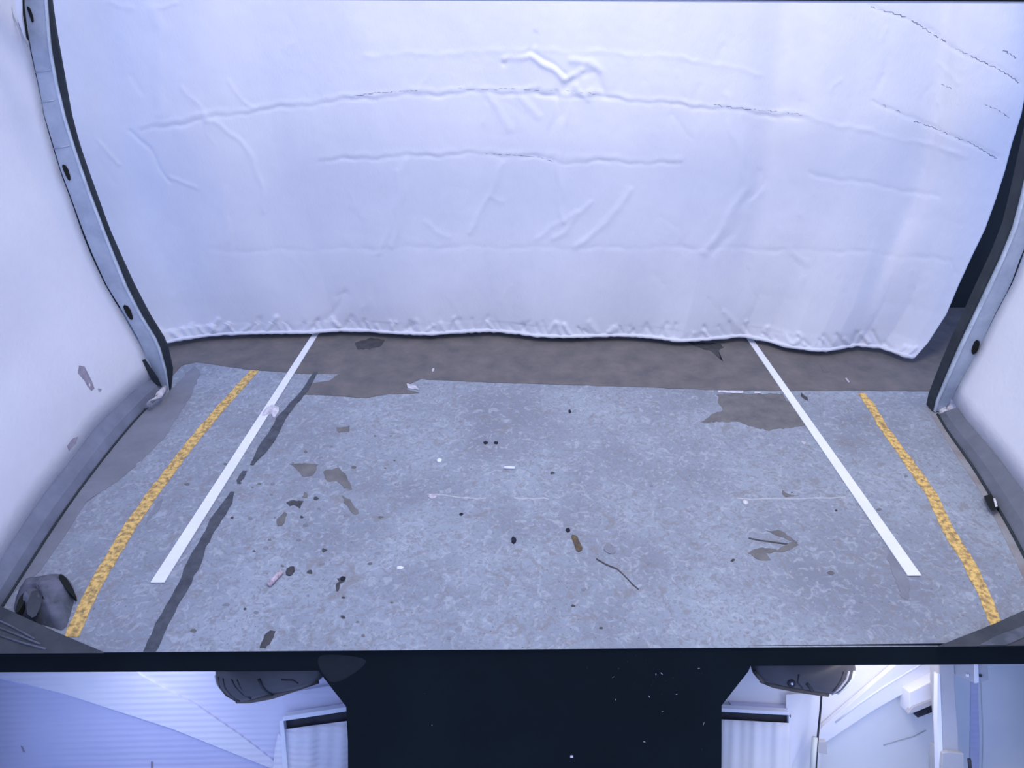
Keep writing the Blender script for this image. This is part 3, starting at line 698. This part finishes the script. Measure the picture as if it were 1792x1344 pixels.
# ---- left side view
d1 = D0+.30
lw = empty('side_booth', P(300, 1300, d1)); tag(lw, 'blue-lit ribbed booth wall with a pale diagonal band, seen lower left', 'wall panel')
slab('lower_panel', [(-220, 1130), (0, 1188), (115, 1217), (300, 1277), (470, 1344), (640, 1440), (640, 1560), (-220, 1560)], d1, .01, 'ribb', lw)
slab('diagonal_band', [(-220, 1120), (180, 1120), (245, 1181), (300, 1212), (340, 1232), (420, 1287), (500, 1348), (600, 1440), (640, 1560), (560, 1420), (480, 1347), (300, 1275), (115, 1215), (0, 1186), (-220, 1128)], d1-.015, .014, 'ribw', lw)['label'] = 'pale diagonal band'
slab('upper_panel', [(150, 1100), (640, 1100), (640, 1420), (590, 1420), (500, 1347), (420, 1286), (340, 1231), (300, 1211), (243, 1180)], d1-.005, .012, 'ribm', lw)
slab('side_closure', [(630, 1160), (660, 1160), (660, 1560), (630, 1560)], D0+.05, .3, 'console', lw)
slab('seam_cover', [(495, 1214), (640, 1190), (640, 1262), (497, 1262)], d1-.02, .014, 'ribm', lw)
slab('wall_mark', [(36, 1305), (40, 1307), (44, 1317), (40, 1316)], d1-.001, .001, 'scuff', lw)
slab('wall_mark', [(264, 1333), (268, 1333), (268, 1345), (264, 1345)], d1-.001, .001, 'scuff', lw)
dl = empty('curtained_doorway', P(550, 1300, d1-.03)); tag(dl, 'small curtained doorway with pale lintel in the lower left view', 'doorway')
slab('lintel', [(495, 1254), (607, 1237), (625, 1235), (625, 1242), (607, 1245), (495, 1262)], d1-.06, .03, 'bright', dl, .001)
slab('lintel_shade', [(495, 1261), (625, 1242), (625, 1258), (607, 1262), (560, 1268), (495, 1277)], d1-.032, .006, 'podd', dl)['label'] = 'shade under the lintel, made as a dark slab'  # shade below the lintel painted as a dark slab
slab('jamb', [(489, 1262), (496, 1260), (500, 1300), (504, 1350), (508, 1460), (497, 1460), (495, 1350)], d1-.055, .03, 'bright', dl, .001)
slab('gusset', [(487, 1283), (492, 1290), (495, 1350), (477, 1350), (481, 1310)], d1-.04, .01, 'ribw', dl)
def drape(name, x0, x1, yt0, yt1, yb, d, m, parent, nf=4):
    vs, fs = [], []; n = 60
    for i in range(n+1):
        f = i/n; x = x0+(x1-x0)*f
        for k in range(8):
            g = k/7; yt = yt0+(yt1-yt0)*f; y = yt+(yb-yt)*g
            dd = d+.006*math.sin(f*nf*6.28+1.1)*(.3+.7*g)+.0014*math.sin(f*nf*2.3*6.28+g*2)
            vs.append(P(x, y, dd))
    for i in range(n):
        for k in range(7): fs.append([i*8+k, i*8+k+1, (i+1)*8+k+1, (i+1)*8+k])
    o = obj(name, vs, fs, m, parent, True); s = o.modifiers.new('solid', 'SOLIDIFY'); s.thickness = .003; return o
drape('door_curtain', 497, 625, 1276, 1259, 1460, d1-.045, 'ribw', dl, 2)
ml = empty('wing_mirror', P(470, 1200, D0+.12)); tag(ml, 'dark grey rounded wing mirror at the top of the lower left view', 'mirror')
mp = [(378, 1160), (377, 1180), (379, 1195), (390, 1210), (403, 1220), (416, 1227), (432, 1227), (480, 1216), (545, 1199), (563, 1188), (572, 1176), (570, 1150), (480, 1140), (390, 1146)]
pod('mirror_housing', smooth_poly(mp, 2), D0+.13, .045, 'pod', ml)
def curve3(pts, d): return [P(x, y, d) for x, y in pts]
def onpod(pts, poly, d, bulge):
    q = smooth_poly(poly, 2); n = len(q); cx = sum(p[0] for p in q)/n; cy = sum(p[1] for p in q)/n; out = []
    for x, y in pts:
        a = math.atan2(y-cy, x-cx); best = min(q, key=lambda p: abs(math.atan2(math.sin(math.atan2(p[1]-cy, p[0]-cx)-a), math.cos(math.atan2(p[1]-cy, p[0]-cx)-a))))
        r_ = min(1, math.hypot(x-cx, y-cy)/max(1e-6, math.hypot(best[0]-cx, best[1]-cy)))
        out.append(P(x, y, d)-FWD*(bulge*math.sqrt(max(0, 1-r_*r_))))
    return out
for pts, r_, m_ in (([(387, 1180), (388, 1196), (400, 1212), (420, 1222)], .003, 'podb'), ([(397, 1180), (400, 1196), (410, 1210), (425, 1221)], .0022, 'podd'),
                    ([(414, 1180), (420, 1192), (432, 1205), (446, 1215)], .0022, 'podd'), ([(424, 1180), (430, 1194), (445, 1210)], .0018, 'podd'),
                    ([(415, 1226), (440, 1223), (480, 1213), (520, 1203), (558, 1190)], .0075, 'podb'), ([(462, 1178), (468, 1192), (478, 1206), (484, 1212)], .005, 'podd'),
                    ([(500, 1180), (520, 1182), (527, 1188)], .0025, 'podd'), ([(379, 1180), (381, 1194), (392, 1210), (412, 1225)], .003, 'cream')):
    tube('trim_line', onpod(pts, mp, D0+.13, .045), r_, m_, ml, 8)

# ---- right side view
rw = empty('side_canopy', P(1600, 1300, d1)); tag(rw, 'pale blue canopy wall with bright diagonal roof tubes, seen lower right', 'wall panel')
slab('canopy_sheet', [(1200, 1100), (1900, 1100), (1990, 1100), (1990, 1560), (1200, 1560)], d1, .01, 'pale2', rw)
slab('upper_sheet', [(1230, 1100), (1690, 1100), (1592, 1160), (1530, 1200), (1440, 1275), (1400, 1310), (1230, 1400)], d1-.006, .005, 'pale', rw)
slab('side_closure', [(1212, 1160), (1235, 1160), (1235, 1560), (1212, 1560)], D0+.05, .3, 'console', rw)
slab('roof_beam', [(1388, 1344), (1400, 1320), (1440, 1272), (1530, 1195), (1562, 1168), (1620, 1120), (1680, 1120), (1650, 1186), (1592, 1208), (1530, 1243), (1450, 1296), (1400, 1325), (1380, 1350)], d1-.030, .02, 'bright', rw, .002)['label'] = 'bright diagonal roof tube'
tube('roof_beam_groove', curve3([(1462, 1264), (1500, 1234), (1550, 1200), (1600, 1170), (1640, 1145)], d1-.031), .0028, 'pale2', rw)
slab('cloth_wall', [(1376, 1216), (1436, 1212), (1436, 1460), (1376, 1460)], d1-.036, .004, 'pale', rw)
slab('flap', [(1383, 1262), (1390, 1280), (1402, 1302), (1392, 1325), (1386, 1340), (1383, 1344)], d1-.042, .004, 'bright', rw)
tube('sheet_crease', curve3([(1546, 1304), (1565, 1298), (1600, 1288), (1620, 1278)], d1-.001), .0016, 'grey', rw)
slab('wall_box', [(1592, 1212), (1600, 1208), (1655, 1180), (1655, 1218), (1636, 1228), (1592, 1250)], d1-.075, .06, 'pale', rw, .002)
slab('box_flange', [(1590, 1249), (1598, 1238), (1640, 1222), (1660, 1216), (1660, 1224), (1640, 1230), (1600, 1247)], d1-.085, .02, 'grey', rw)
slab('box_underside', [(1600, 1249), (1640, 1231), (1660, 1224), (1660, 1234), (1640, 1243), (1606, 1256)], d1-.07, .02, 'podd', rw)
slab('fold_strip', [(1700, 1150), (1710, 1150), (1714, 1300), (1712, 1460), (1694, 1460), (1698, 1300)], d1-.004, .003, 'ribb', rw)
slab('right_sheet', [(1716, 1120), (1990, 1120), (1990, 1560), (1712, 1560), (1722, 1300)], d1-.008, .005, 'pale2', rw)
dr = empty('curtained_doorway', P(1325, 1300, d1-.03)); tag(dr, 'small curtained doorway with folded drape in the lower right view', 'doorway')
slab('lintel', [(1250, 1238), (1268, 1240), (1380, 1246), (1384, 1252), (1268, 1246), (1250, 1245)], d1-.065, .03, 'bright', dr, .001)
slab('lintel_line', [(1280, 1234), (1378, 1240), (1378, 1243), (1280, 1236)], d1-.04, .03, 'ribb', dr)
slab('lintel_shade', [(1250, 1244), (1268, 1245), (1384, 1251), (1382, 1268), (1274, 1262), (1250, 1262)], d1-.040, .006, 'podd', dr)['label'] = 'shade under the lintel, made as a dark slab'  # dark slab coloured as the shade of this lintel
drape('door_curtain', 1252, 1381, 1258, 1265, 1460, d1-.055, 'pale', dr, 3)
slab('jamb', [(1380, 1250), (1386, 1262), (1386, 1460), (1380, 1460)], d1-.055, .03, 'bright', dr, .001)
pp_ = empty('thin_pole', P(1430, 1340, d1-.1)); tag(pp_, 'thin dark pole with a cream sleeve under the right mirror', 'pole')
tube('pole_shaft', curve3([(1439, 1190), (1436, 1240), (1431, 1290), (1428, 1344), (1422, 1460)], d1-.10), .0032, 'podd', pp_)
tube('sleeve', curve3([(1426, 1290), (1422, 1344), (1418, 1460)], d1-.10), .0085, 'cream', pp_)['label'] = 'pale cream sleeve'
slab('clamp', [(1433, 1298), (1447, 1298), (1448, 1320), (1431, 1317)], d1-.105, .02, 'grey', pp_, .001)
po = empty('grey_post', P(1660, 1340, d1-.12)); tag(po, 'square grey post with a top bracket at the lower right', 'post')
slab('post_shaft', [(1643, 1130), (1671, 1130), (1672, 1200), (1678, 1290), (1679, 1322), (1649, 1322), (1648, 1280), (1643, 1200)], d1-.14, .05, 'grey', po, .004)
slab('top_bracket', [(1668, 1140), (1727, 1140), (1730, 1190), (1708, 1197), (1672, 1180)], d1-.135, .03, 'grey', po, .001)
slab('bracket_edge', [(1706, 1140), (1711, 1140), (1713, 1194), (1707, 1196)], d1-.14, .01, 'bright', po)
lumpb = slab('bracket_bolt', [(1692, 1180), (1696, 1180), (1696, 1185), (1692, 1185)], d1-.14, .006, 'bright', po)
slab('bracket_bolt', [(1715, 1181), (1719, 1181), (1719, 1185), (1715, 1185)], d1-.14, .006, 'podd', po)
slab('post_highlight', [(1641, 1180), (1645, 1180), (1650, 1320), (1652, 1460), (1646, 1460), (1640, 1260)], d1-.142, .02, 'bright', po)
slab('base_box', [(1650, 1318), (1660, 1316), (1687, 1319), (1688, 1344), (1688, 1460), (1648, 1460), (1648, 1340)], d1-.155, .07, 'grey', po, .002)
tube('side_pin', curve3([(1696, 1328), (1698, 1345), (1699, 1460)], d1-.15), .005, 'podd', po)
mr = empty('wing_mirror', P(1410, 1185, D0+.12)); tag(mr, 'dark grey rounded wing mirror at the top of the lower right view', 'mirror')
mq = [(1312, 1150), (1314, 1172), (1322, 1184), (1332, 1192), (1350, 1198), (1400, 1207), (1448, 1214), (1466, 1213), (1484, 1198), (1496, 1180), (1497, 1160), (1480, 1138), (1400, 1130), (1330, 1136)]
pod('mirror_housing', smooth_poly(mq, 2), D0+.13, .045, 'pod', mr)
for pts, r_, m_ in (([(1468, 1168), (1463, 1182), (1452, 1200), (1444, 1208)], .0026, 'podd'), ([(1478, 1168), (1474, 1182), (1462, 1198), (1450, 1210)], .004, 'grey'),
                    ([(1490, 1170), (1486, 1186), (1474, 1200), (1462, 1211)], .0045, 'cream'), ([(1330, 1190), (1350, 1195), (1400, 1204), (1445, 1211)], .0075, 'podb'),
                    ([(1402, 1186), (1410, 1196), (1416, 1203)], .0045, 'podd'), ([(1388, 1170), (1386, 1184), (1396, 1196)], .003, 'podd'), ([(1318, 1172), (1326, 1182), (1334, 1190)], .007, 'podb')):
    tube('trim_line', onpod(pts, mq, D0+.13, .045), r_, m_, mr, 8)
lp = onpod([(1376, 1186)], mq, D0+.13, .045)[0]
tube('lens_ring', [lp+FWD*.006, lp-FWD*.003], .012, 'podd', mr, 16); tube('lens', [lp, lp-FWD*.006], .0035, 'bright', mr, 12)
# unseen fill lights added for the two side views, tucked behind the panel
area('booth_fill_left', P(250, 1152, D0+.075), P(260, 1330, d1), .9, 1.9, (.66, .70, 1.0), .02)
area('booth_fill_right', P(1540, 1138, D0+.075), P(1540, 1330, d1), .8, 1.7, (.95, .88, .90), .02)

# ------------------------------------------------------------------ put each Empty at the base of its thing
bpy.context.view_layer.update()
for o in list(C.objects):
    if o.type == 'EMPTY' and '_base' in o:
        b = Vector(o['_base']); o.location = b; del o['_base']
        for ch in o.children: ch.location = -b
